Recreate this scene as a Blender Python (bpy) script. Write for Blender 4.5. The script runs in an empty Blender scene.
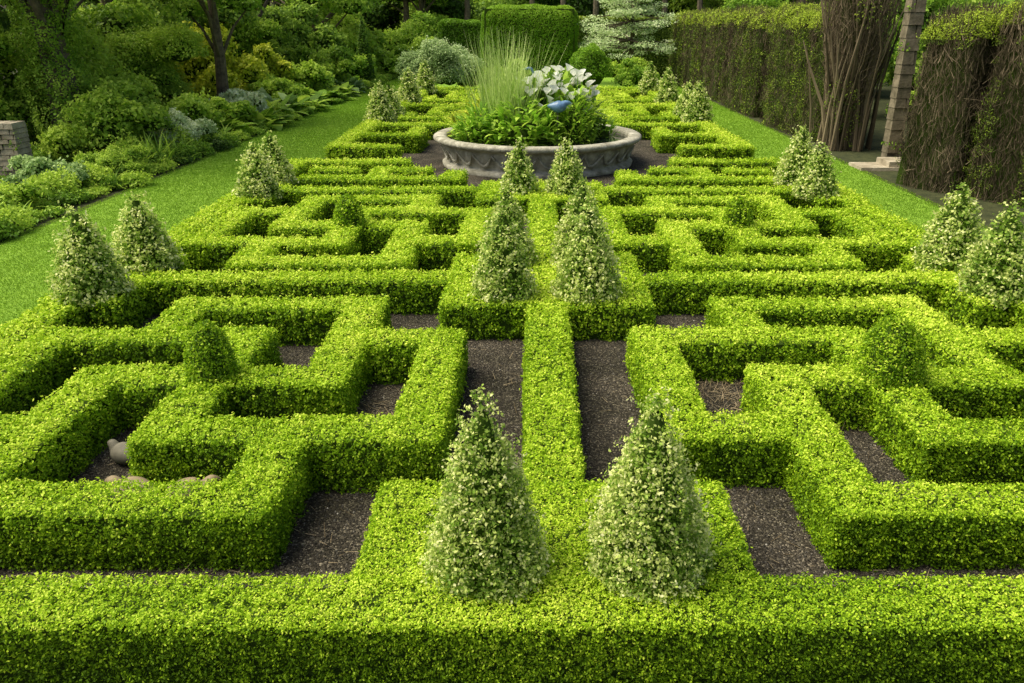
import bpy, math, numpy as np
from mathutils import Vector
rng=np.random.default_rng(7)
S=bpy.context.scene
COL=S.collection
CAM=np.array([-0.13,0.0,3.2])
HT=0.40
# ---------------------------------------------------------------- helpers
def nrm(a): return a/np.maximum(np.linalg.norm(a,axis=-1,keepdims=True),1e-9)
_k=rng.normal(size=(24,3)); _ph=rng.uniform(0,6.28,24)
def noise(P,scale,seed=0):
    o=np.zeros(len(P)); 
    for i in range(6):
        j=(i+seed*5)%24
        o+=np.sin((P@_k[j])/scale+_ph[j]+seed)
    return o/6*1.6
def mesh_obj(name,me,parent=None):
    ob=bpy.data.objects.new(name,me); COL.objects.link(ob)
    if parent: ob.parent=parent
    return ob
class QM:
    def __init__(s): s.v=[];s.t=[];s.m=[]
    def add(s,q,tone=0.5,mat=0):
        q=np.asarray(q,dtype=np.float32); n=len(q)
        if n==0: return
        s.v.append(q); s.t.append(np.broadcast_to(np.asarray(tone,dtype=np.float32),(n,)).copy()); s.m.append(np.full(n,mat,dtype=np.int32))
    def build(s,name,mats,parent=None):
        q=np.concatenate(s.v); t=np.concatenate(s.t); m=np.concatenate(s.m); n=len(q)
        me=bpy.data.meshes.new(name)
        me.vertices.add(n*4); me.vertices.foreach_set('co',q.reshape(-1))
        me.loops.add(n*4); me.loops.foreach_set('vertex_index',np.arange(n*4,dtype=np.int32))
        me.polygons.add(n); me.polygons.foreach_set('loop_start',np.arange(0,n*4,4,dtype=np.int32))
        me.polygons.foreach_set('material_index',m)
        a=me.attributes.new('tone','FLOAT','FACE'); a.data.foreach_set('value',t)
        for k in mats: me.materials.append(k)
        me.update(calc_edges=True)
        return mesh_obj(name,me,parent)
def leafq(P,N,L,aspect=0.6,out=0.75,lift=0.25,rg=rng):
    n=len(P); L=np.broadcast_to(L,(n,))[:,None]
    m=nrm(N*out+rg.normal(size=(n,3))*0.55)
    d=nrm(np.cross(m,rg.normal(size=(n,3))))
    d=nrm(d+N*lift); s=nrm(np.cross(d,m))
    W=L*aspect
    return np.stack([P-d*L*.5,P+s*W*.5-d*L*.05,P+d*L*.5,P-s*W*.5-d*L*.05],axis=1)
def box_samples(x0,x1,y0,y1,z0,z1,r,n,bottom=False):
    lx,ly,lz=x1-x0,y1-y0,z1-z0
    A=np.array([lx*ly,ly*lz,ly*lz,lx*lz,lx*lz]); f=rng.choice(5,n,p=A/A.sum())
    u=rng.random((n,3)); P=np.array([x0,y0,z0])+u*np.array([lx,ly,lz])
    P[f==0,2]=z1; P[f==1,0]=x0; P[f==2,0]=x1; P[f==3,1]=y0; P[f==4,1]=y1
    C=np.stack([np.clip(P[:,0],x0+r,x1-r),np.clip(P[:,1],y0+r,y1-r),np.minimum(P[:,2],z1-r)],axis=1)
    N=nrm(P-C+1e-7); return C+N*r,N
def box_quads(x0,x1,y0,y1,z0,z1,top_in=0.0):
    a=top_in
    b=[(x0,y0,z0),(x1,y0,z0),(x1,y1,z0),(x0,y1,z0)]; t=[(x0+a,y0+a,z1),(x1-a,y0+a,z1),(x1-a,y1-a,z1),(x0+a,y1-a,z1)]
    return np.array([[t[0],t[1],t[2],t[3]]]+[[b[i],b[(i+1)%4],t[(i+1)%4],t[i]] for i in range(4)])
def tube(pts,rad,sides=8):
    pts=np.array(pts,float); rad=np.array(rad,float); rings=[]
    for i,p in enumerate(pts):
        d=nrm(pts[min(i+1,len(pts)-1)]-pts[max(i-1,0)])
        ref=np.array([0,0,1.]) if abs(d[2])<.9 else np.array([1.,0,0])
        a=nrm(np.cross(d,ref)); b=np.cross(d,a); th=np.linspace(0,2*np.pi,sides,endpoint=False)
        rings.append(p+rad[i]*(np.cos(th)[:,None]*a+np.sin(th)[:,None]*b))
    Q=[]
    for i in range(len(rings)-1):
        for j in range(sides):
            k=(j+1)%sides; Q.append([rings[i][j],rings[i][k],rings[i+1][k],rings[i+1][j]])
    return np.array(Q)
def sphere_q(c,r,nu=9,nv=6):
    c=np.array(c);r=np.array(r)*np.ones(3)
    th=np.linspace(0,2*np.pi,nu+1); ph=np.linspace(0.02,np.pi-0.02,nv+1); Q=[]
    f=lambda a,b: c+r*np.array([np.sin(b)*np.cos(a),np.sin(b)*np.sin(a),np.cos(b)])
    for i in range(nu):
        for j in range(nv):
            Q.append([f(th[i],ph[j]),f(th[i],ph[j+1]),f(th[i+1],ph[j+1]),f(th[i+1],ph[j])])
    return np.array(Q)
def blade(base,d,L,W,bend,nseg=5,prof=None,side=None):
    base=np.array(base,float); d=nrm(np.array(d,float)); 
    h=np.array([d[0],d[1],0]); h=nrm(h) if np.linalg.norm(h)>1e-4 else np.array([1.,0,0])
    s=np.array([-h[1],h[0],0]) if side is None else side
    pts=[base]; cur=d.copy()
    for i in range(nseg):
        pts.append(pts[-1]+cur*L/nseg); cur=nrm(cur+(h*0.5-np.array([0,0,1]))*bend/nseg)
    w=np.array(prof if prof is not None else np.linspace(1,0.08,nseg+1))*W/2
    return np.array([[pts[i]-s*w[i],pts[i]+s*w[i],pts[i+1]+s*w[i+1],pts[i+1]-s*w[i+1]] for i in range(nseg)])
# ---------------------------------------------------------------- materials
def newmat(name):
    m=bpy.data.materials.new(name); m.use_nodes=True; nt=m.node_tree; nt.nodes.clear()
    o=nt.nodes.new('ShaderNodeOutputMaterial'); return m,nt,o
def ramp(nt,stops):
    r=nt.nodes.new('ShaderNodeValToRGB'); e=r.color_ramp.elements
    while len(e)<len(stops): e.new(0.5)
    for i,(p,c) in enumerate(stops): e[i].position=p; e[i].color=(*c,1)
    return r
def leafmat(name,stops,trans=0.3,rough=0.5,spec=0.35):
    m,nt,o=newmat(name); L=nt.links
    a=nt.nodes.new('ShaderNodeAttribute'); a.attribute_name='tone'
    r=ramp(nt,stops); L.new(a.outputs['Fac'],r.inputs['Fac'])
    p=nt.nodes.new('ShaderNodeBsdfPrincipled'); p.inputs['Roughness'].default_value=rough
    p.inputs['Specular IOR Level'].default_value=spec
    L.new(r.outputs['Color'],p.inputs['Base Color'])
    if trans>0:
        t=nt.nodes.new('ShaderNodeBsdfTranslucent'); L.new(r.outputs['Color'],t.inputs['Color'])
        x=nt.nodes.new('ShaderNodeMixShader'); x.inputs[0].default_value=trans
        L.new(p.outputs[0],x.inputs[1]); L.new(t.outputs[0],x.inputs[2]); L.new(x.outputs[0],o.inputs[0])
    else: L.new(p.outputs[0],o.inputs[0])
    return m
def surfmat(name,stops,scale=5,detail=8,rough=0.9,bump=0.3,bscale=40,kind='NOISE',bdist=0.02):
    m,nt,o=newmat(name); L=nt.links
    tc=nt.nodes.new('ShaderNodeTexCoord')
    n=nt.nodes.new('ShaderNodeTexNoise'); n.inputs['Scale'].default_value=scale; n.inputs['Detail'].default_value=detail; n.inputs['Roughness'].default_value=.65
    L.new(tc.outputs['Object'],n.inputs['Vector'])
    r=ramp(nt,stops); L.new(n.outputs['Fac'],r.inputs['Fac'])
    p=nt.nodes.new('ShaderNodeBsdfPrincipled'); p.inputs['Roughness'].default_value=rough; p.inputs['Specular IOR Level'].default_value=.25
    L.new(r.outputs['Color'],p.inputs['Base Color'])
    b=nt.nodes.new('ShaderNodeBump'); b.inputs['Strength'].default_value=bump; b.inputs['Distance'].default_value=bdist
    v=nt.nodes.new('ShaderNodeTexNoise'); v.inputs['Scale'].default_value=bscale; v.inputs['Detail'].default_value=6; L.new(tc.outputs['Object'],v.inputs['Vector']); L.new(v.outputs['Fac'],b.inputs['Height'])
    L.new(b.outputs[0],p.inputs['Normal']); L.new(p.outputs[0],o.inputs[0])
    return m
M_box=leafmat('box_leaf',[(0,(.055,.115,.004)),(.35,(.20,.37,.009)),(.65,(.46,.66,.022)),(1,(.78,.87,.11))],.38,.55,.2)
M_core=leafmat('inner_shade_core',[(0,(.03,.05,.006)),(1,(.05,.09,.01))],0,.95,.1)  # dark green hull colour stands in for the shade inside the foliage
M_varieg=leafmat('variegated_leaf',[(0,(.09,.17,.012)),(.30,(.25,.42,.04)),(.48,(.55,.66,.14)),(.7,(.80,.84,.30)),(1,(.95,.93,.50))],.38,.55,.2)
M_wood=leafmat('woodland_leaf',[(0,(.03,.07,.010)),(.5,(.13,.25,.028)),(1,(.38,.54,.06))],.4,.55,.2)
M_mid=leafmat('shrub_leaf',[(0,(.045,.10,.010)),(.5,(.20,.37,.028)),(1,(.50,.66,.075))],.4,.55,.2)
M_yel=leafmat('golden_leaf',[(0,(.10,.14,.01)),(.5,(.38,.48,.03)),(1,(.72,.74,.06))],.35,.55,.2)
M_blue=leafmat('glaucous_leaf',[(0,(.05,.11,.03)),(.5,(.20,.34,.085)),(1,(.46,.60,.22))],.3,.55,.2)
M_pale=leafmat('pale_leaf',[(0,(.12,.20,.05)),(.4,(.40,.54,.20)),(1,(.85,.90,.55))],.3,.55,.2)
M_yew=leafmat('yew_leaf',[(0,(.03,.05,.008)),(.5,(.12,.18,.022)),(1,(.50,.64,.05))],.25,.6,.15)
M_topi=leafmat('clipped_leaf',[(0,(.04,.10,.008)),(.5,(.17,.34,.015)),(1,(.38,.58,.04))],.35,.55,.2)
M_twig=leafmat('dead_twig',[(0,(.035,.028,.016)),(.5,(.10,.078,.046)),(1,(.24,.185,.115))],0,.9,.1)
M_bark=surfmat('bark',[(.3,(.05,.04,.028)),(.7,(.19,.15,.10))],6,8,.95,.8,18)
M_grassb=leafmat('grass_blade',[(0,(.14,.25,.014)),(.5,(.23,.39,.03)),(1,(.38,.54,.06))],.38,.6,.15)
M_lawn=surfmat('lawn_grass',[(.3,(.13,.25,.016)),(.5,(.185,.33,.025)),(.7,(.25,.41,.038))],3,10,.95,.6,220)
M_soil=surfmat('border_soil',[(.35,(.025,.032,.01)),(.65,(.06,.065,.022))],4,10,.95,.8,30)
M_stone=surfmat('weathered_stone',[(.3,(.15,.14,.095)),(.5,(.34,.32,.24)),(.7,(.56,.53,.42))],5,12,.9,.6,25)
M_wall=surfmat('limestone',[(.3,(.20,.165,.105)),(.5,(.34,.29,.20)),(.7,(.50,.44,.32))],3,12,.9,.6,20)
M_pier=surfmat('shaded_limestone',[(.3,(.07,.06,.035)),(.5,(.17,.14,.09)),(.7,(.28,.23,.155))],4,12,.95,.6,20)  # limestone in darker tones, the pier's shade is put into the colour
M_peb=leafmat('pebble',[(0,(.028,.025,.02)),(.5,(.078,.070,.058)),(.9,(.22,.20,.165)),(1,(.5,.46,.39))],0,.9,.15)
M_lit=leafmat('dry_litter',[(0,(.08,.055,.025)),(1,(.38,.30,.18))],0,.9,.1)
m,nt,o=newmat('dark_gravel'); L=nt.links
tc=nt.nodes.new('ShaderNodeTexCoord'); v=nt.nodes.new('ShaderNodeTexVoronoi'); v.inputs['Scale'].default_value=95; L.new(tc.outputs['Object'],v.inputs['Vector'])
sep=nt.nodes.new('ShaderNodeSeparateColor'); L.new(v.outputs['Color'],sep.inputs[0])
r=ramp(nt,[(0,(.012,.0105,.008)),(.5,(.040,.035,.028)),(.85,(.078,.070,.056)),(1,(.24,.215,.17))]); L.new(sep.outputs[0],r.inputs[0])
n2=nt.nodes.new('ShaderNodeTexNoise'); n2.inputs['Scale'].default_value=1.7; n2.inputs['Detail'].default_value=6; L.new(tc.outputs['Object'],n2.inputs['Vector'])
r2=ramp(nt,[(.35,(.62,.62,.5)),(.65,(1.35,1.28,1.15))]); L.new(n2.outputs['Fac'],r2.inputs[0])
mx=nt.nodes.new('ShaderNodeMix'); mx.data_type='RGBA'; mx.blend_type='MULTIPLY'; mx.inputs[0].default_value=1
L.new(r.outputs[0],mx.inputs[6]); L.new(r2.outputs[0],mx.inputs[7])
p=nt.nodes.new('ShaderNodeBsdfPrincipled'); p.inputs['Roughness'].default_value=.95; p.inputs['Specular IOR Level'].default_value=.15; L.new(mx.outputs[2],p.inputs['Base Color'])
b=nt.nodes.new('ShaderNodeBump'); b.inputs['Strength'].default_value=.9; b.inputs['Distance'].default_value=.010; b.invert=True
L.new(v.outputs['Distance'],b.inputs['Height']); L.new(b.outputs[0],p.inputs['Normal']); L.new(p.outputs[0],o.inputs[0]); M_grav=m
m,nt,o=newmat('pond_water'); p=nt.nodes.new('ShaderNodeBsdfPrincipled'); p.inputs['Base Color'].default_value=(.02,.03,.02,1); p.inputs['Roughness'].default_value=.06; nt.links.new(p.outputs[0],o.inputs[0]); M_water=m
def plain(name,c,rough=.5,metal=0):
    m,nt,o=newmat(name); L=nt.links
    p=nt.nodes.new('ShaderNodeBsdfPrincipled'); p.inputs['Roughness'].default_value=rough; p.inputs['Metallic'].default_value=metal
    n=nt.nodes.new('ShaderNodeTexNoise'); n.inputs['Scale'].default_value=14; tcc=nt.nodes.new('ShaderNodeTexCoord'); L.new(tcc.outputs['Object'],n.inputs['Vector'])
    r=ramp(nt,[(.3,tuple(x*.7 for x in c)),(.7,tuple(min(.95,x*1.2) for x in c))]); L.new(n.outputs['Fac'],r.inputs[0]); L.new(r.outputs[0],p.inputs['Base Color'])
    L.new(p.outputs[0],o.inputs[0]); return m
M_bluep=plain('blue_glaze',(.12,.22,.36),.35); M_tan=plain('tan_pottery',(.25,.19,.105),.8); M_grey=plain('grey_pottery',(.15,.135,.095),.8)
M_white=leafmat('white_petal',[(0,(.8,.82,.68)),(1,(.92,.92,.84))],.3,.6,.2)
# ---------------------------------------------------------------- ground
def sheet(name,x0,x1,y0,y1,z,mat):
    me=bpy.data.meshes.new(name); me.from_pydata([(x0,y0,z),(x1,y0,z),(x1,y1,z),(x0,y1,z)],[],[(0,1,2,3)]); me.materials.append(mat); return mesh_obj(name,me)
sheet('ground',-400,400,-60,700,-0.008,M_soil)
sheet('lawn',-8.35,7.35,-6,75,-0.004,M_lawn)
sheet('gravel_bed',-5.4,5.4,-1,37.2,0.0,M_grav)
def grass(x0,x1,y0,y1,n):
    P=np.zeros((n,3)); u=rng.random(n); P[:,1]=y0*(y1/y0)**u; P[:,0]=rng.uniform(x0,x1,n)
    d=np.abs(P[:,1]); s=.008+.0011*d
    up=nrm(np.array([0,0,1.])+rng.normal(size=(n,3))*.5); sd=nrm(np.cross(up,rng.normal(size=(n,3))))
    H=(.016+.0005*d)*rng.uniform(.6,1.3,n)
    w=(s*.35)[:,None]; H=H[:,None]
    q=np.stack([P-sd*w,P+sd*w,P+up*H+sd*w*.1,P+up*H-sd*w*.1],1)
    return q,np.clip(.5+.20*noise(P,1.2,1)+.08*noise(P,.3,2)+rng.normal(size=n)*.10,0,1)
g=QM()
for a in [(-8.45,-5.35,7.5,60,170000),(5.35,7.45,9,60,80000)]:
    g.add(*grass(*a))
g.build('lawn_grass',[M_grassb])
# ---------------------------------------------------------------- box hedges
W=0.185
def poly_rects(pts,w=W):
    R=[]
    for (a,b),(c,d) in zip(pts[:-1],pts[1:]):
        R.append((min(a,c)-w,max(a,c)+w,min(b,d)-w,max(b,d)+w))
    return R
ALLRECT=[]
def lsize(d): return np.maximum(.0158,np.minimum(.0036*d,.022+.0014*d))
def hedge(rects,ht=HT,name='box_hedge',mat=M_box,cov=1.9):
    ht0=ht+rng.uniform(-.012,.012)
    qm=QM()
    for i,(x0,x1,y0,y1) in enumerate(rects):
        cx=np.clip(CAM[0],x0,x1); cy=np.clip(CAM[1],y0,y1)
        dmin=max(4.0,math.sqrt((cx-CAM[0])**2+cy**2+8)); Lm=float(lsize(dmin))
        area=(x1-x0)*(y1-y0)+2*ht*((x1-x0)+(y1-y0))
        K=6
        nt_=int(area*cov/(.3*Lm*Lm)/K)
        P,N=box_samples(x0,x1,y0,y1,0,ht0,.042,nt_)
        dist=np.linalg.norm(P-CAM,axis=1); Lt=lsize(dist)
        keep=rng.random(nt_)<(Lm/Lt)**2
        keep&=~((N[:,1]>.8)&(rng.random(nt_)<.6))
        for j,(a,b,c,d) in enumerate(rects):
            if j==i: continue
            e=.035
            ins=(P[:,0]>a+e)&(P[:,0]<b-e)&(P[:,1]>c+e)&(P[:,1]<d-e)
            keep&=~(ins&((N[:,2]<.75)|(j<i)))
        P,N,Lt=P[keep],N[keep],Lt[keep]
        if len(P)==0: continue
        bump=.010*noise(P,.16,1)+.009*noise(P,.05,2)
        lowf=.013*noise(P,.7,3)
        jit=rng.normal(size=len(P))*.008
        P=P+N*(bump+lowf+jit)[:,None]; 
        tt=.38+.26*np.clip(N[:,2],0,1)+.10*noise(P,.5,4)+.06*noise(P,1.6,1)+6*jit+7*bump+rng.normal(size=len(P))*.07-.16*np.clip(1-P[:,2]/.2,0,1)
        PP=np.repeat(P,K,0); NN=np.repeat(N,K,0); LL=np.repeat(Lt,K)*rng.uniform(.7,1.2,len(P)*K)
        off=rng.normal(size=PP.shape)*(LL*.55)[:,None]; PP=PP+off
        PP[:,2]=np.maximum(PP[:,2],.006)
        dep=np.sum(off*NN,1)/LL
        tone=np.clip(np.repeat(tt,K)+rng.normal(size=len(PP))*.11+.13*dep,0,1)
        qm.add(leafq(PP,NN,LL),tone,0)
        s=.035
        qm.add(box_quads(x0+s+.0011*i,x1-s-.0013*i,y0+s+.0012*i,y1-s-.0014*i,-.002,ht0-s-.003*i,.03),.5,1)
    ALLRECT.extend(rects)
    return qm.build(name,[mat,M_core])
a,b_,c_,e_=.95,1.86,.9,1.3
ARM=[(0,0),(0,-a),(b_,-a),(b_,c_),(e_,c_)]
ARM2=[(0,0),(0,-1.0),(1.75,-1.0),(1.75,.2)]
def swirl(cx,cy,mir=1,sy=1.0,arm=ARM,w=W):
    R=[]
    for k in range(4):
        pts=[]
        for u,v in arm:
            for _ in range(k): u,v=-v,u
            pts.append((cx+mir*u,cy+v*sy))
        R+=poly_rects(pts,w)
    hedge(R)
CX=2.86
swirl(-CX,6.15,1); swirl(CX,6.15,1)
swirl(-CX,11.55,-1); swirl(CX,11.55,1)
hedge([(-5.45,5.45,3.14,3.54)])
hedge([(-1.12,1.08,3.50,4.50)],name='box_hedge_platform')
hedge([(-1.13,1.13,7.98,10.0)],name='box_hedge_platform')
hedge([(-1.1,1.1,13.35,14.95)],name='box_hedge_platform')
hedge([(-.19,.19,4.45,8.02)]); hedge([(-.19,.19,9.95,13.4)])
for sx in (-1,1):
    hedge([(min(sx*5.0,sx*5.38),max(sx*5.0,sx*5.38),3.5,17.5)])
    for yc in (8.98,14.2):
        hedge([(min(sx*4.6,sx*5.42),max(sx*4.6,sx*5.42),yc-.95,yc+.95)],name='box_hedge_platform')
        hedge([(min(sx*1.1,sx*4.65),max(sx*1.1,sx*4.65),yc-.19,yc+.19)])
    hedge([(min(sx*2.8,sx*5.02),max(sx*2.8,sx*5.02),17.12,17.5)])
    hedge(poly_rects([(sx*4.45,15.3),(sx*1.7,15.3),(sx*1.7,15.9)])+poly_rects([(sx*3.2,15.3),(sx*3.2,16.3),(sx*2.4,16.3)])+poly_rects([(sx*4.45,16.3),(sx*3.9,16.3)]))
    hedge([(min(sx*3.3,sx*5.0),max(sx*3.3,sx*5.0),18.95,19.35)],ht=.45); 
    hedge([(min(sx*4.6,sx*5.0),max(sx*4.6,sx*5.0),19.3,36.8)],ht=.45)
    hedge(poly_rects([(sx*4.75,21.2),(sx*3.3,21.2),(sx*3.3,22.4)]),ht=.45)
    swirl(sx*2.4,26.6,sx,1.05,ARM2,.17); swirl(sx*2.4,32.4,sx,1.05,ARM2,.17)
    for yc in (23.7,29.5,35.3):
        hedge([(min(sx*.2,sx*4.65),max(sx*.2,sx*4.65),yc-.2,yc+.2)])
hedge([(-.19,.19,23.4,36)]); hedge([(-5,5,36.7,37.1)])
# ---------------------------------------------------------------- topiary
def cone(x,y,h=1.08,r=.36,z=HT-.03,mat=M_varieg,name='variegated_box_cone',pw=.74,tn=.47,cov=2.5,kL=.0044,Lmin=.021,dome=False):
    qm=QM(); dist=math.sqrt((x-CAM[0])**2+y*y+5); Lf=max(Lmin,min(kL*dist,.022+.0018*dist))
    n=int(math.pi*r*h*1.15*cov/(.3*Lf*Lf)); am=1. if not dome else .35; va=dome is False and mat is M_varieg
    K=5 if va else 1
    nt_=n//K
    t=1-np.sqrt(rng.random(nt_)) if not dome else rng.random(nt_)**1.2
    th=rng.uniform(0,2*np.pi,nt_)
    prof=lambda t: r*(np.power(1-t,pw))*(.86+.14*np.minimum(1,t/.12)) if not dome else r*np.sqrt(np.maximum(0,1-(t*1.0)**2.2))
    q3=np.stack([np.cos(th)*.4,np.sin(th)*.4,t*h],1)+np.array([x*3.1,y*1.7,0])
    rr=prof(t)+.012
    n1=noise(q3,.16,2); n2_=noise(q3,.06,1)
    lump=1+am*(.10*n1+.09*n2_)
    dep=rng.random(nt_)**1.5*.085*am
    shoot=(rng.random(nt_)<.14)*rng.random(nt_)*.06*am
    rr=np.maximum(rr*lump+.02*am-dep+shoot+rng.normal(size=nt_)*.008*am,.004)
    P=np.stack([np.cos(th)*rr,np.sin(th)*rr,t*h],1)
    N=nrm(np.stack([np.cos(th),np.sin(th),np.full(nt_,r/h if not dome else .5)+t*.5],1))
    P+=np.array([x,y,z]); P[:,2]+=rng.normal(size=nt_)*.012+(t>.9)*rng.random(nt_)*.07*am+shoot*.5
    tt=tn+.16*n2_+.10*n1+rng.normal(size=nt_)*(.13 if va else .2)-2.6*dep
    if K>1:
        PP=np.repeat(P,K,0); NN=np.repeat(N,K,0); off=rng.normal(size=PP.shape)*Lf*.55; PP=PP+off
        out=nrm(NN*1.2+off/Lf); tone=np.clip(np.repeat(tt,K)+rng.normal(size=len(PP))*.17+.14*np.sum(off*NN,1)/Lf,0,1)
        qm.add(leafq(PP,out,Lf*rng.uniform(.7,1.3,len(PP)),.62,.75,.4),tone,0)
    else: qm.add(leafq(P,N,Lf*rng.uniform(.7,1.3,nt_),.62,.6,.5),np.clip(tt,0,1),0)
    ts=np.linspace(0,.93,7); rs=prof(ts)*.72; ang=np.linspace(0,2*np.pi,11)
    Q=[[(x+rs[i]*math.cos(ang[j]),y+rs[i]*math.sin(ang[j]),z+ts[i]*h),(x+rs[i]*math.cos(ang[j+1]),y+rs[i]*math.sin(ang[j+1]),z+ts[i]*h),
        (x+rs[i+1]*math.cos(ang[j+1]),y+rs[i+1]*math.sin(ang[j+1]),z+ts[i+1]*h),(x+rs[i+1]*math.cos(ang[j]),y+rs[i+1]*math.sin(ang[j]),z+ts[i+1]*h)] for i in range(6) for j in range(10)]
    qm.add(Q,.9,1); qm.build(name,[mat,M_core])
cone(-.40,3.62,1.05,.305); cone(.49,3.62,1.05,.305)
for y in (8.35,9.65):
    cone(-.47,y,.99+rng.uniform(-.04,.04),.325); cone(.45,y,1.01,.335)
cone(-.40,14.0,.90,.32); cone(.42,14.0,.90,.34)
for sx in (-1,1):
    for y in (8.35,9.45,13.7,14.85):
        cone(sx*((4.95 if sx<0 or y<12 else 4.75)+rng.uniform(-.06,.06)),y,.98+rng.uniform(-.10,.07),rng.uniform(.34,.38))
    for y,h in ((24.4,1.15),(26.0,1.05),(30.2,1.25),(35.0,1.3)):
        cone(sx*4.7,y,h,.42)
for x,y,h,r in ((-CX,6.15,.50,.19),(CX,6.15,.54,.26),(-CX,11.55,.45,.21),(CX,11.55,.42,.20)):
    cone(x,y,h,r,mat=M_box,name='box_dome_topiary',dome=True,tn=.40,cov=2.4,kL=.0034,Lmin=.016)
# ---------------------------------------------------------------- gravel pebbles and litter
def inrect(P):
    k=np.zeros(len(P),bool)
    for (x0,x1,y0,y1) in ALLRECT: k|=(P[:,0]>x0+.02)&(P[:,0]<x1-.02)&(P[:,1]>y0+.02)&(P[:,1]<y1-.02)
    return k
n=80000; P=np.stack([rng.uniform(-5,5,n),3.3*(4.2**rng.random(n)),np.full(n,.002)],1); P=P[~inrect(P)]; n=len(P)
s=(rng.uniform(.0025,.006,n)*(1+P[:,1]*.06))[:,None]; th=rng.uniform(0,6.28,n)
u=np.stack([np.cos(th),np.sin(th),rng.normal(size=n)*.2],1)*s; w=np.stack([-np.sin(th),np.cos(th),rng.normal(size=n)*.2],1)*s*.75; up=np.array([0,0,1.])*s*.8
g=QM(); tone=np.clip(rng.beta(1.5,3.6,n)+(rng.random(n)<.04)*.55,0,1)
c=[P-u-w,P+u-w,P+u+w,P-u+w]; t=[P-u*.5-w*.5+up,P+u*.5-w*.5+up,P+u*.5+w*.5+up,P-u*.5+w*.5+up]
g.add(np.stack(t,1),tone,0)
for i in range(4): g.add(np.stack([c[i],c[(i+1)%4],t[(i+1)%4],t[i]],1),tone,0)
g.build('gravel_stones',[M_peb])
n=3600; P=np.stack([rng.uniform(-5,5,n),3.4*(4**rng.random(n)),np.full(n,.012)],1)
cl=np.array([(1.75,6.3),(-1.5,6.1),(-2.0,7.2),(-3.2,9.9),(-1.9,10.2),(1.6,9.5),(2.1,6.8),(1.55,6.7),(-3.3,7.4)])
k=rng.integers(0,len(cl),n//2); P[:n//2,:2]=cl[k]+rng.normal(size=(n//2,2))*.16
P=P[~inrect(P)]; n=len(P)
d=nrm(np.stack([rng.normal(size=n),rng.normal(size=n),np.abs(rng.normal(size=n))*.25],1)); sd=nrm(np.cross(d,np.array([0,0,1.])+rng.normal(size=(n,3))*.2))
Ln=rng.uniform(.02,.15,n)[:,None]; g=QM(); g.add(np.stack([P-sd*.0025,P+sd*.0025,P+d*Ln+sd*.001,P+d*Ln-sd*.001],1),rng.random(n)); g.build('dry_plant_litter',[M_lit])
# ---------------------------------------------------------------- foliage masses
def clumps(qm,C,R,Lf,cov=1.3,tn=.5,mi=0,core=1,zmin=.02,tvar=.15,cs=.55,sprig=.12):
    for c,r in zip(C,R):
        r=np.array(r)*np.ones(3); area=4*math.pi*(np.mean(r)**2); n=max(12,int(area*cov/(.3*Lf*Lf)))
        D=nrm(rng.normal(size=(n,3))); bad=(D[:,2]<-.35); D[bad,2]*=-1
        sd=int(rng.integers(0,4)); off=rng.normal(size=3)*3
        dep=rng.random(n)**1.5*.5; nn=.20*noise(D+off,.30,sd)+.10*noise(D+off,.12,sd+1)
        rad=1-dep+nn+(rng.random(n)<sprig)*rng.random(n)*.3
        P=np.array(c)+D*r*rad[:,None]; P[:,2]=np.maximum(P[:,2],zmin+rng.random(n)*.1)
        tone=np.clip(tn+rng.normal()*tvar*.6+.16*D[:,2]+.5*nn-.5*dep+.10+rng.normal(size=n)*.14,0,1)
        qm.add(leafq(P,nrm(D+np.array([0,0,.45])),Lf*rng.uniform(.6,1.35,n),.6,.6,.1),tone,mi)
        if core is not None: qm.add(sphere_q(c,r*cs,8,5),.3,core)
def shrub(name,x,y,r,h,mat,Lf=None,tn=.5,k=14,cov=1.15):
    Lf=Lf or max(.03,.0036*math.hypot(x,y))*rng.uniform(.7,1.4); qm=QM(); C=[];R=[]
    for i in range(k):
        th=rng.uniform(0,6.28); q=math.sqrt(rng.random())*r*.85; zz=rng.uniform(.2,.85)*h*(1-.4*(q/r)**2)
        rr=rng.uniform(.2,.42)*min(r,h*.8); C.append((x+q*math.cos(th),y+q*math.sin(th),max(zz,rr*.5))); R.append((rr,rr,rr*.85))
    C.append((x,y,h*.42)); R.append((r*.6,r*.6,h*.42))
    clumps(qm,C,R,Lf,cov,tn+rng.normal()*.06); return qm.build(name,[mat,M_core])
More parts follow.
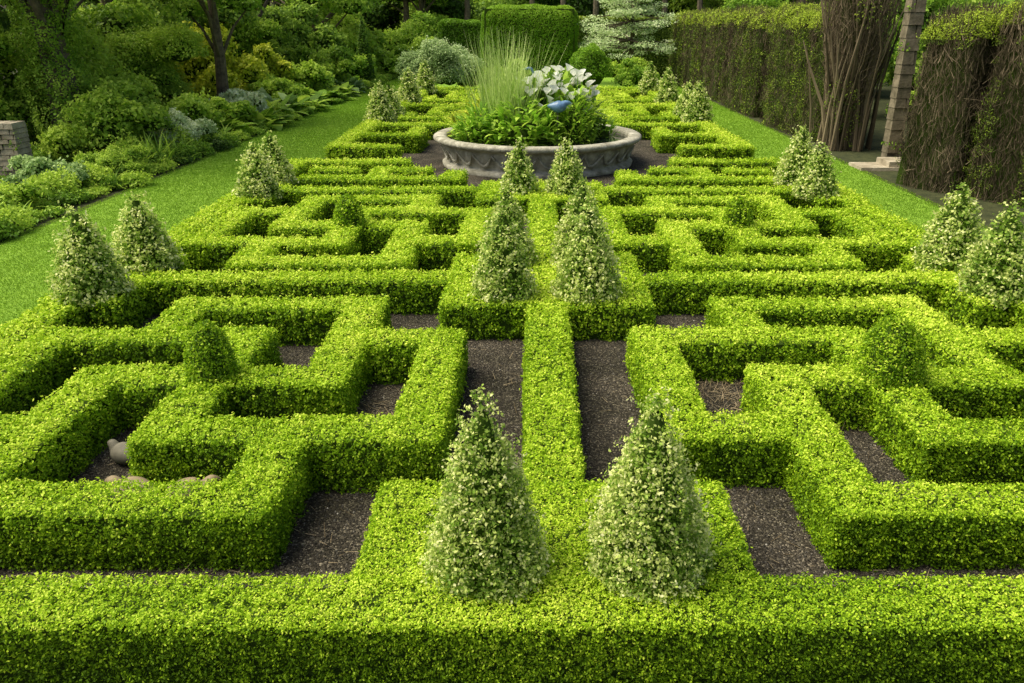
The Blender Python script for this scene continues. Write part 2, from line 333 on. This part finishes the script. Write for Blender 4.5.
def tree(name,x,y,h,cr,mat,tr=.25,base=.35,k=22,Lf=.12,tn=.45,lean=0,ivy=False,cov=.8):
    qm=QM(); pts=[(x+lean*t*h+.12*math.sin(t*5),y+.1*math.cos(t*6),t*h*.8) for t in np.linspace(0,1,7)]
    qm.add(tube(pts,tr*np.linspace(1.15,.3,7),9),.5,2)
    C=[];R=[]
    for i in range(k):
        t=rng.uniform(base,1); th=rng.uniform(0,6.28); q=cr*(math.sin(math.pi*min(1,(t-base)/(1-base)*.8+.2)))*rng.uniform(.35,1)
        c=np.array([x+lean*t*h+q*math.cos(th),y+q*math.sin(th),t*h]); rr=rng.uniform(.16,.34)*cr
        C.append(c);R.append((rr,rr,rr*.6))
        if i%2==0:
            s=np.array(pts[max(1,min(5,int(t*5)))]); mid=(s+c)/2+np.array([0,0,.2]); qm.add(tube([s,mid,c],[tr*.35,tr*.22,tr*.08],6),.5,2)
    clumps(qm,C,R,Lf,cov,tn,cs=.45)
    if ivy:
        n=26000; t=rng.random(n)*h*.75; th=rng.uniform(0,6.28,n)
        D=np.stack([np.cos(th),np.sin(th),np.zeros(n)],1); Q=np.stack([np.cos(th),np.sin(th),t],1); nz=noise(Q,.4,1); n5=noise(Q,.15,2)
        rr=tr*1.2+.42+.25*nz+.12*n5-rng.random(n)*.14-.05*t+.25*np.clip(1-t,0,1)
        P=D*np.maximum(rr,.1)[:,None]+np.stack([x+lean*t,np.full(n,y),t],1); qm.add(leafq(P,D+np.array([0,0,.5]),.075*rng.uniform(.6,1.2,n)),np.clip(.7+.15*nz+.15*n5+rng.normal(size=n)*.16,0,1),0)
    return qm.build(name,[mat,M_core,M_bark])
sp=[('border_shrub',-9.4,10.6,.7,.6,M_mid),('border_shrub',-9.3,12.2,.7,.6,M_mid),('border_shrub',-9.5,14.0,.8,.6,M_mid),('lavender_shrub',-9.6,15.6,.75,.85,M_blue),
('border_shrub',-9.3,17.6,.8,.7,M_mid),('border_shrub',-9.5,21.2,.9,1.0,M_pale),('border_shrub',-10.4,19.6,1.3,1.9,M_mid),('border_shrub',-9.8,23.2,1.1,1.5,M_mid),
('border_shrub',-9.6,25.3,1.0,1.0,M_mid),('variegated_shrub',-9.9,27.3,1.1,1.1,M_pale),('golden_azalea',-12.2,30.5,2.0,3.4,M_yel),('golden_azalea',-11.2,34.5,1.3,2.6,M_yel),
('border_shrub',-10.2,32.6,1.2,1.3,M_mid),('border_shrub',-10.2,36,1.4,1.6,M_mid),('border_shrub',-10.2,40,1.6,2.2,M_mid),('border_shrub',-9.9,44,1.6,2.0,M_mid),
('border_shrub',-12.5,22.5,2.0,3.4,M_mid),('border_shrub',-12.6,26.3,2.0,3.6,M_mid),('border_shrub',-14,20.6,1.8,3.6,M_mid),('border_shrub',-16.5,21.0,2.2,4.0,M_mid),
('border_shrub',-14.5,32,2.4,4.4,M_wood),('border_shrub',-13.5,38,2.4,4.2,M_mid),('border_shrub',-12.8,44,2.4,4.0,M_wood),('border_shrub',-10.6,50,2.2,3.4,M_mid),('border_shrub',-8.4,60,2.6,3.6,M_mid),('border_shrub',-12.5,54,2.6,4.6,M_mid),('border_shrub',-5.2,61,2.2,3.2,M_wood)]
for nme,x,y,r,h,mt in sp: shrub(nme,x,y,r,h,mt,tn=.58)
def rosette(name,x,y,n,Lr,Wd,bend,mat,z=0,prof=None,elev=(.5,1.3),spread=.2):
    qm=QM()
    for i in range(n):
        th=rng.uniform(0,6.28); el=rng.uniform(*elev); d=(math.cos(th)*math.cos(el),math.sin(th)*math.cos(el),math.sin(el))
        b=(x+rng.normal()*spread,y+rng.normal()*spread,z)
        qm.add(blade(b,d,Lr*rng.uniform(.7,1.15),Wd*rng.uniform(.8,1.2),bend*rng.uniform(.5,1.3),5,prof),np.clip(.6+rng.normal()*.2,0,1),0)
    return qm.build(name,[mat])
OV=[.12,.35,.9,1,.7,.05]
rosette('iris_clump',-9.05,19.2,90,1.0,.06,.8,M_mid); rosette('iris_clump',-9.3,18.5,70,.9,.06,.8,M_mid); rosette('iris_clump',-8.9,22.4,60,.8,.05,.9,M_mid); rosette('fern_clump',-9.0,16.6,90,.6,.06,1.2,M_mid); rosette('fern_clump',-9.2,13.2,90,.55,.06,1.2,M_mid)
for x,y in ((-9.2,29.3),(-9.6,30.6),(-9.0,31.4),(-9.3,33.5),(-9.2,35.2),(-9.9,28.6),(-9.2,37.5),(-9.6,24.3),(-9.3,39.5),(-8.9,26.2),(-9.6,42)):
    rosette('hosta_plant',x,y,64,1.05,.42,1.3,M_mid if rng.random()<.75 else M_blue,prof=OV,elev=(.4,1.2),spread=.3)
qm=QM()
C=[];R=[]
for y in np.arange(9,58,.4):
    r=rng.uniform(.15,.38); C.append((-8.7+rng.normal()*.15,y,.05)); R.append((r,r*1.2,r*rng.uniform(.4,1.1)))
    r=rng.uniform(.25,.5); C.append((-9.6+rng.normal()*.35,y,.1)); R.append((r,r,r*rng.uniform(.5,1.2)))
    r=rng.uniform(.3,.6)*(.6 if y<18 else 1); C.append((-11.6+rng.normal()*.9,y,.05)); R.append((r,r,r*.7))
    r=rng.uniform(.4,.7)*(.6 if y<18 else 1); C.append((-14.6+rng.normal()*1.4,y,.05)); R.append((r,r,r*.7))
clumps(qm,C,R,.06,.9,.58,core=1,cs=.5,tvar=.5); qm.build('groundcover_planting',[M_mid,M_core])
tree('ivy_clad_tree',-11.9,20.6,9,3.2,M_mid,.38,.5,20,.13,.55,ivy=True)
for x,y,h,cr in ((-14.5,25,9,3.6),(-17,21.5,9,4),(-15.5,31,10,4.2),(-13.5,40,10,4),(-18,37,11,5),(-12.5,48,10,4.2),(-8.8,66,9,4),(-15,56,11,5),(-19,26,10,4.5)):
    tree('woodland_tree',x,y,h,cr,M_wood if rng.random()<.5 else M_mid,.28,.22,26,.17,.55)
tree('overhanging_tree',-10.6,27.5,7.5,2.6,M_mid,.2,.45,18,.12,.5,lean=.05)
cone(-9.0,44,3.4,.5,z=0,mat=M_wood,name='columnar_conifer',tn=.4,cov=1.8)
qm=QM(); C=[];R=[]
for i in range(140):
    x=rng.uniform(-34,36); y=rng.uniform(66,80); z=rng.uniform(.5,9); r=rng.uniform(1.2,2.8); C.append((x,y,z));R.append((r,r,r*.7))
for x in np.arange(-34,38,2.2):
    for z in (1,4,7): C.append((x,80,z)); R.append((2.4,2,2.4))
clumps(qm,C,R,.30,1.1,.55,tvar=.45,cs=.6)
for x in np.arange(-30,34,3.5): 
    xx=x+rng.normal(); qm.add(tube([(xx,66,0),(xx+.2,66,4),(xx,66.3,9)],[.3,.22,.12],7),.5,2)
qm.build('background_woodland',[M_wood,M_core,M_bark])
qm=QM(); C=[];R=[]
for i in range(90):
    x=rng.uniform(9.5,20); y=rng.uniform(13,60); r=rng.uniform(.8,1.7); C.append((x+1.2,y,rng.uniform(.3,3.6)));R.append((r,r,r*.8))
clumps(qm,C,R,.16,1.0,.5,tvar=.3); qm.build('shrubbery',[M_mid,M_core])
def clipped(name,x0,x1,y0,y1,h,mat,Lf,r=.35,cov=1.5,tn=.42,zb=0):
    qm=QM(); area=(x1-x0)*(y1-y0)+2*h*((x1-x0)+(y1-y0)); n=int(area*cov/(.3*Lf*Lf))
    P,N=box_samples(x0,x1,y0,y1,zb,h,r,n); P+=N*(.07*noise(P,.5,1)+.03*noise(P,.15,2))[:,None]
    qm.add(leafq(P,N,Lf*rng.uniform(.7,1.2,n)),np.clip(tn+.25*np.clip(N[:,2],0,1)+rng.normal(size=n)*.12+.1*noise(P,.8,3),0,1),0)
    qm.add(box_quads(x0+.12,x1-.12,y0+.12,y1-.12,-.01,h-.14,.12),.3,1); return qm.build(name,[mat,M_core])
clipped('clipped_hedge',-3.0,2.2,45,47,3.9,M_topi,.09,.75,tn=.52)
clipped('clipped_hedge',-5.6,-3.2,48.5,50,3.2,M_topi,.10,.3,tn=.25)
clipped('clipped_hedge',2.2,9,51,52.5,3.4,M_yew,.12,.3,tn=.4)
shrub('pale_shrub',-4.4,39,1.9,2.4,M_pale,.09,tn=.20,k=22); shrub('far_shrub',-3.0,39.2,1.0,1.5,M_mid,.10)
shrub('far_shrub',-6.8,52,1.8,2.6,M_mid,.13); shrub('far_shrub',-1.2,40,1.2,1.4,M_mid,.11); shrub('far_shrub',1.0,40.5,1.0,1.2,M_mid,.11);shrub('far_shrub',4.6,41,1.3,1.5,M_mid,.11)
qm=QM(); clumps(qm,[(2.5,40,1.05)],[(.98,.98,1.0)],.08,2.0,.45,cs=.85,sprig=0); qm.build('ball_topiary',[M_topi,M_core])
qm=QM(); X,Y=5.0,45.5; qm.add(tube([(X,Y,0),(X+.1,Y,2.5),(X,Y,5.4)],[.16,.12,.04],7),.5,2)
for z,rad in ((1.9,2.5),(2.3,2.8),(2.75,2.6),(3.2,2.5),(3.7,2.2),(4.2,1.9),(4.7,1.4),(5.2,.9)):
    for i in range(13):
        th=i*.6+rng.uniform(0,.3)+z; q=rad*rng.uniform(.2,1)
        c=(X+q*math.cos(th),Y+q*math.sin(th),z+rng.normal()*.2-.08*q); qm.add(tube([(X,Y,z-.1),c],[.05,.015],5),.5,2)
        n=150; D=nrm(rng.normal(size=(n,3))); P=np.array(c)+D*np.array([.7,.7,.17])*rng.random((n,1))**.4
        qm.add(leafq(P,np.tile([0,-.35,1.],(n,1)),.11*rng.uniform(.7,1.2,n)),np.clip(.58+rng.normal(size=n)*.22,0,1),0)
qm.build('variegated_dogwood_tree',[M_pale,M_core,M_bark])
# ---------------------------------------------------------------- old yew hedges, right
def yew(name,x0,x1,y0,y1,h,seg,ntw,green=.3,rot=0,piv=(0,0)):
    qm=QM(); ys=np.arange(y0,y1-.1,seg)
    for k,ya in enumerate(ys):
        yb=min(ya+seg*.97,y1); ox=rng.uniform(-.22,.22); hh=h+rng.uniform(-.18,.18)
        area=(x1-x0)*(yb-ya)+2*hh*((x1-x0)+(yb-ya)); 
        qm.add(box_quads(x0+ox+.16,x1-.1-.002*k,ya+.08,yb+.06,-.01,hh-.2-.003*k,.15),.1,2)
        n=int(ntw*area); P,N=box_samples(x0+ox,x1,ya,yb,0,hh,.4,n); P+=N*(.12*noise(P,.35,1)+rng.normal(size=n)*.05)[:,None]
        P[:,2]=np.maximum(P[:,2],.05)
        d=nrm(np.array([0,0,1.])+rng.normal(size=(n,3))*.38+N*.25); s=nrm(np.cross(d,N+rng.normal(size=(n,3))*.3)); Ln=rng.uniform(.08,.38,n)[:,None]; w=rng.uniform(.003,.010,n)[:,None]
        qm.add(np.stack([P-s*w-d*Ln/2,P+s*w-d*Ln/2,P+s*w*.4+d*Ln/2,P-s*w*.4+d*Ln/2],1),np.clip(.40+.2*noise(P,.4,2)+rng.normal(size=n)*.2,0,1),1)
        dist=math.hypot(x0,ya); Lf=max(.045,.0026*dist)
        n=int(area*2.2/(.3*Lf*Lf)); P,N=box_samples(x0+ox,x1,ya,yb,0,hh,.4,n); g=noise(P*np.array([1,1,.4]),.35,3)+.5*noise(P,.13,1)
        keep=(P[:,2]>hh-.36+.16*g)|((g>.95-green*2)&(rng.random(n)<.5)); P,N,g=P[keep],N[keep],g[keep]; P+=N*(.04+.12*noise(P,.3,1)+rng.normal(size=len(P))*.05)[:,None]
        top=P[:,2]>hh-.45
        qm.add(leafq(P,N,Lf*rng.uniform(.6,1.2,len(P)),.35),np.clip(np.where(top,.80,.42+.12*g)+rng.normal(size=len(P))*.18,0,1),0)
    ob=qm.build(name,[M_yew,M_twig,M_core]); 
    if rot:
        ob.location=(piv[0],piv[1],0); ob.rotation_euler=(0,0,rot)
    return ob
yew('old_yew_hedge',7.6,9.1,23.0,48,3.45,1.55,260,.62)
yew('old_yew_hedge',0,3.2,-2.0,2.2,3.4,1.4,600,.50,rot=math.radians(28),piv=(8.45,14.9))
qm=QM()
for i in range(240):
    x0=8.15+rng.normal()*.26; y0=21.9+rng.normal()*.25; th=rng.uniform(0,6.28); sp_=rng.uniform(.1,.9)
    H=rng.uniform(2.5,4.6); p1=(x0+.25*sp_*math.cos(th),y0+.25*sp_*math.sin(th),H*.4); p2=(x0+.75*sp_*math.cos(th),y0+.75*sp_*math.sin(th),H*.75); p3=(x0+1.0*sp_*math.cos(th)+rng.normal()*.1,y0+1.0*sp_*math.sin(th),H)
    r=rng.uniform(.012,.045); qm.add(tube([(x0,y0,0),p1,p2,p3],[r*1.3,r,r*.7,r*.25],5),np.clip(.7+rng.normal()*.25,0,1),1)
n=16000; t=rng.random(n)*4.3; th=rng.uniform(0,6.28,n); rr=(.35+.17*t)*np.sqrt(rng.random(n)); P=np.stack([8.15+rr*np.cos(th),21.9+rr*np.sin(th),t],1)
d=nrm(np.array([0,0,1.])+rng.normal(size=(n,3))*.4); s=nrm(np.cross(d,rng.normal(size=(n,3)))); Ln=rng.uniform(.1,.45,n)[:,None]; w=.006
qm.add(np.stack([P-s*w,P+s*w,P+s*w*.4+d*Ln,P-s*w*.4+d*Ln],1),np.clip(.7+rng.normal(size=n)*.25,0,1),1)
n=5000; t=rng.random(n)**.8*4.2; th=rng.uniform(0,6.28,n); rr=(.45+.18*t); P=np.stack([8.15+rr*np.cos(th),21.9+rr*np.sin(th),t],1); kk=noise(P,.4,2)>.25; P=P[kk]; th=th[kk]
qm.add(leafq(P,np.stack([np.cos(th),np.sin(th),np.full(len(P),.5)],1),.07*rng.uniform(.6,1.2,len(P)),.4),np.clip(.5+rng.normal(size=len(P))*.2,0,1),0)
qm.add(tube([(8.15,21.9,0),(8.15,21.9,2),(8.2,21.9,4.2)],[.3,.40,.6],9),.1,2)
qm.build('bare_yew_trunk',[M_yew,M_twig,M_core])
def stones(name,x0,x1,y0,y1,h,ch,ln,mat,ivy=0):
    bm_q=QM(); z=0; k=0
    while z<h-.02:
        hh=ch*rng.uniform(.8,1.2); x=x0-(ln*.5 if k%2 else 0)
        while x<x1:
            l=ln*rng.uniform(.7,1.3); a0=max(x,x0)+.004; a1=min(x+l,x1)-.004; j=rng.uniform(-.02,.02)
            if a1-a0>.03: bm_q.add(box_quads(a0,a1,y0+j,y1+j*.6,z+.004,z+hh-.006,.012),.5,0)
            x+=l
        z+=hh;k+=1
    bm_q.add(box_quads(x0+.02,x1-.02,y0+.04,y1-.04,-.01,z-.03),.5,1)
    if ivy:
        P,N=box_samples(x0,x1,y0,y1,0,h,.05,ivy); k_=noise(P,.3,1)>.35; P,N=P[k_],N[k_]; bm_q.add(leafq(P+N*.05,N,.06*rng.uniform(.6,1.2,len(P))),np.clip(.5+rng.normal(size=len(P))*.2,0,1),2)
    return bm_q.build(name,[mat,M_soil,M_mid])
stones('stone_gate_pier',8.28,8.62,19.3,19.65,4.2,.26,.45,M_pier,2500)
stones('dry_stone_wall',-17,-11.1,17.2,17.7,1.2,.11,.3,M_wall,2500)
q=QM(); q.add(box_quads(7.35,8.5,18.4,19.2,-.004,.07,.01),.5,0); q.add(box_quads(8.0,9.4,18.45,19.2,.0,.19,.01),.5,0); q.build('stone_step',[M_wall])
shrub('gate_shrub',9.9,20.6,1.0,3.2,M_mid,.09,tn=.6); shrub('gate_shrub',11,18.6,1.2,3.4,M_mid,.09,tn=.65)
# ---------------------------------------------------------------- stone basin
PX,PY=-.06,19.6
def lathe(name,prof,mat,parent=None,n=96,fn=None):
    V=[];F=[]
    for i,(r,z) in enumerate(prof):
        for j in range(n):
            th=2*math.pi*j/n; rr=r+(fn(th,z,i) if fn else 0); V.append((rr*math.cos(th),rr*math.sin(th),z))
    for i in range(len(prof)-1):
        for j in range(n):
            k=(j+1)%n; F.append((i*n+j,i*n+k,(i+1)*n+k,(i+1)*n+j))
    me=bpy.data.meshes.new(name); me.from_pydata(V,[],F); me.materials.append(mat)
    for p in me.polygons: p.use_smooth=True
    ob=mesh_obj(name,me,parent); return ob
E=bpy.data.objects.new('stone_pond_basin',None); COL.objects.link(E); E.location=(PX,PY,0); E.scale=(.955,.955,1)
def rel(th,z,i):
    if .14<z<.52: return .06*abs(math.sin(th*14))**.5*math.sin((z-.14)/.38*math.pi)+.02*math.sin(th*56)*(z>.3)
    if z>=.56 and i<17: return .008*math.sin(th*90)
    return 0
pr=[(2.38,0),(2.40,.07),(2.34,.10),(2.24,.13)]+[(2.24+.16*((z-.16)/.36)**1.5,z) for z in np.linspace(.16,.52,9)]+[(2.46,.55),(2.56,.58),(2.60,.62),(2.59,.67),(2.54,.70),(2.36,.70),(2.28,.68),(2.26,.60),(2.25,.3)]
lathe('basin_wall',pr,M_stone,E,280,rel)
lathe('water',[(2.27,.56),(.01,.56)],M_water,E,64)
qm=QM()
for k in range(28):
    t0=2*math.pi*k/28; pts=[]
    for u in np.linspace(0,1,7):
        th=t0+u*2*math.pi/28; z=.47-.26*math.sin(u*math.pi); r=2.24+.16*(max(0,(z-.16))/.36)**1.5+.075; pts.append((r*math.cos(th),r*math.sin(th),z))
    qm.add(tube(pts,[.015,.026,.034,.036,.034,.026,.015],6),.5,0)
qm.build('carved_swags',[M_stone],E)
qm=QM()
for i in range(560):
    th=rng.uniform(0,6.28); el=rng.uniform(1.12,1.52); b=(PX-.75+rng.normal()*.25,PY-.3+rng.normal()*.2,.5)
    qm.add(blade(b,(math.cos(th)*math.cos(el),math.sin(th)*math.cos(el),math.sin(el)),rng.uniform(1.2,2.7),.034,rng.uniform(.0,.35),6),np.clip(.62+rng.normal()*.2,0,1),0)
M_reed=leafmat('reed_leaf',[(0,(.16,.28,.05)),(.5,(.42,.58,.13)),(1,(.80,.88,.36))],.35,.55,.2)
qm.build('striped_reeds',[M_reed])
def pplant(name,x,y,r,h,mat,n,Lr,Wd,tn=.6,elev=(.2,1.3)):
    qm=QM()
    for i in range(n):
        th=rng.uniform(0,6.28); q=r*math.sqrt(rng.random()); zz=.55+h*rng.random()*(1-(q/r)**2*.6); 
        el=rng.uniform(*elev); th2=th+rng.normal()*.7
        b=(PX+x+q*math.cos(th),PY+y+q*math.sin(th),zz)
        qm.add(blade(b,(math.cos(th2)*math.cos(el),math.sin(th2)*math.cos(el),math.sin(el)),Lr*rng.uniform(.7,1.2),Wd,1.2*rng.uniform(.4,1.2),4,[.15,.8,1,.6,.05]),np.clip(tn+rng.normal()*.18,0,1),0)
    qm.add(sphere_q((PX+x,PY+y,.55),(r*.7,r*.7,h*.6),9,6),.3,1)
    return qm.build(name,[mat,M_core])
M_fresh=leafmat('fresh_leaf',[(0,(.06,.16,.012)),(.5,(.24,.46,.03)),(1,(.52,.70,.08))],.38,.55,.2)
pplant('marginal_plant',-.35,-1.0,.85,1.0,M_fresh,760,.30,.10,.66)
pplant('marginal_plant',-1.3,-.8,.6,.8,M_fresh,500,.28,.09,.6)
pplant('marginal_plant',-1.5,.3,.6,.95,M_yel,380,.24,.08,.5)
pplant('marginal_plant',.85,-.6,.5,1.3,M_fresh,900,.19,.06,.75)
pplant('marginal_plant',-.2,.3,.8,1.3,M_fresh,380,.34,.14,.5)
pplant('marginal_plant',1.5,.4,.4,.5,M_fresh,220,.2,.07,.55)
pplant('calla_lily_leaves',.5,.5,.9,1.3,M_mid,420,.5,.24,.55,(.5,1.4))
qm=QM()
for i in range(110):
    th=rng.uniform(0,6.28); q=.95*math.sqrt(rng.random()); x=PX+.45+q*math.cos(th); y=PY+.3+q*math.sin(th); z=1.85+rng.uniform(-.35,.35)-.4*(q/.95)**2
    qm.add(tube([(x,y,.6),(x+.02,y,z)],[.012,.01],5),.5,1)
    ang=np.linspace(0,2*np.pi,9); f=rng.uniform(0,6.28); sc=rng.uniform(.6,1.0); lx,ly=rng.normal()*.4,rng.normal()*.3-.5
    for j in range(8):
        def pt(a,t): 
            rr=(.02+.095*t**1.4)*sc; hh=(.14*t+(.06*math.cos(a-f))*t)*sc; return (x+rr*math.cos(a)*1.1+lx*hh,y+rr*math.sin(a)*1.1+ly*hh,z+hh)
        for t0,t1 in ((0,.5),(.5,1)):
            qm.add(np.array([[pt(ang[j],t0),pt(ang[j+1],t0),pt(ang[j+1],t1),pt(ang[j],t1)]]),.8,0)
qm.build('calla_lilies',[M_white,M_fresh])
# ---------------------------------------------------------------- ornaments
def spine(name,pts,rad,mat,parent=None,sides=16,flat=1.0):
    pts=np.array(pts,float); V=[];F=[]
    t=np.arange(len(pts)); tt=np.linspace(0,len(pts)-1,(len(pts)-1)*4+1)
    P=np.stack([np.interp(tt,t,pts[:,i]) for i in range(3)],1); Rr=np.interp(tt,t,rad)
    for _ in range(2): P[1:-1]=(P[:-2]+2*P[1:-1]+P[2:])/4; Rr[1:-1]=(Rr[:-2]+2*Rr[1:-1]+Rr[2:])/4
    for i,p in enumerate(P):
        d=nrm(P[min(i+1,len(P)-1)]-P[max(i-1,0)]); s=nrm(np.cross(d,np.array([0.,1.,0.]) if abs(d[1])<.8 else np.array([1.,0,0]))); b=np.cross(d,s)
        for j in range(sides): th=2*math.pi*j/sides; V.append(tuple(p+Rr[i]*(s*math.cos(th)+b*math.sin(th)*flat)))
    n=len(P)
    for i in range(n-1):
        for j in range(sides): k=(j+1)%sides; F.append((i*sides+j,i*sides+k,(i+1)*sides+k,(i+1)*sides+j))
    F.append(tuple(range(sides))[::-1]); F.append(tuple(range((n-1)*sides,n*sides)))
    me=bpy.data.meshes.new(name); me.from_pydata(V,[],F); me.materials.append(mat)
    for p in me.polygons: p.use_smooth=True
    return mesh_obj(name,me,parent)
def duck(x,y,rot,mat,s=1.0,z=0,name='pottery_duck'):
    o_=spine(name,[(-.15,0,.08),(-.10,0,.085),(0,0,.09),(.08,0,.085),(.12,0,.10),(.14,0,.125),(.165,0,.14),(.20,0,.135),(.22,0,.13)],[.008,.06,.095,.085,.055,.042,.038,.022,.006],mat)
    o_.location=(x,y,z); o_.rotation_euler=(0,0,rot); o_.scale=(s,s,s); return o_
duck(-3.30,5.40,2.6,M_grey,.95); duck(-2.95,4.84,2.9,M_tan,1.15); duck(-2.60,4.84,0.4,M_tan,1.1)
Bd=bpy.data.objects.new('blue_bird_sculpture',None); COL.objects.link(Bd)
spine('body',[(PX+.22,PY-1.0,1.42),(PX+.32,PY-1.0,1.40),(PX+.45,PY-1.0,1.39),(PX+.56,PY-1.0,1.42),(PX+.62,PY-1.0,1.47),(PX+.70,PY-1.0,1.48),(PX+.76,PY-1.0,1.46)],[.02,.09,.14,.12,.07,.05,.01],M_bluep,Bd)
spine('pole',[(PX+.45,PY-1.0,.5),(PX+.45,PY-1.0,.9),(PX+.45,PY-1.0,1.28)],[.02,.02,.02],M_grey,Bd,8)
H=bpy.data.objects.new('blue_heron_sculpture',None); COL.objects.link(H)
spine('neck_and_body',[(PX-.18,PY,1.2),(PX-.1,PY,1.45),(PX-.14,PY,1.75),(PX-.08,PY,2.0),(PX-.14,PY,2.16),(PX-.22,PY,2.17),(PX-.38,PY,2.12)],[.05,.09,.05,.025,.03,.03,.005],M_bluep,H,10)
spine('leg',[(PX-.13,PY,.5),(PX-.13,PY,.9),(PX-.14,PY,1.3)],[.015,.015,.015],M_grey,H,6)
# ---------------------------------------------------------------- light
w=bpy.data.worlds.new("World"); S.world=w; w.use_nodes=True; nt=w.node_tree
sk=nt.nodes.new('ShaderNodeTexSky'); sk.sky_type='NISHITA'; sk.sun_disc=False; sk.dust_density=5.0; sk.ozone_density=.3
el,az=math.radians(60),math.radians(-90)
sk.sun_elevation=el; sk.sun_rotation=az
bg=nt.nodes['Background']; bg.inputs[1].default_value=.15; nt.links.new(sk.outputs[0],bg.inputs[0])
sd=bpy.data.lights.new('sun','SUN'); sd.energy=4.7; sd.angle=math.radians(45); sd.color=(1,.96,.80)
so=bpy.data.objects.new('sun',sd); COL.objects.link(so)
dirv=Vector((math.sin(az)*math.cos(el),math.cos(az)*math.cos(el),math.sin(el)))
so.rotation_euler=dirv.to_track_quat('Z','Y').to_euler()
cam=bpy.data.cameras.new('camera'); co=bpy.data.objects.new('camera',cam); COL.objects.link(co)
co.location=tuple(CAM); cam.lens=28; cam.sensor_width=36; cam.shift_x=-.022; cam.clip_end=2000; cam.clip_start=.1
co.rotation_euler=(math.radians(90-21.96),0,0); S.camera=co
S.view_settings.view_transform='Standard'; S.view_settings.look='None'; S.view_settings.exposure=0
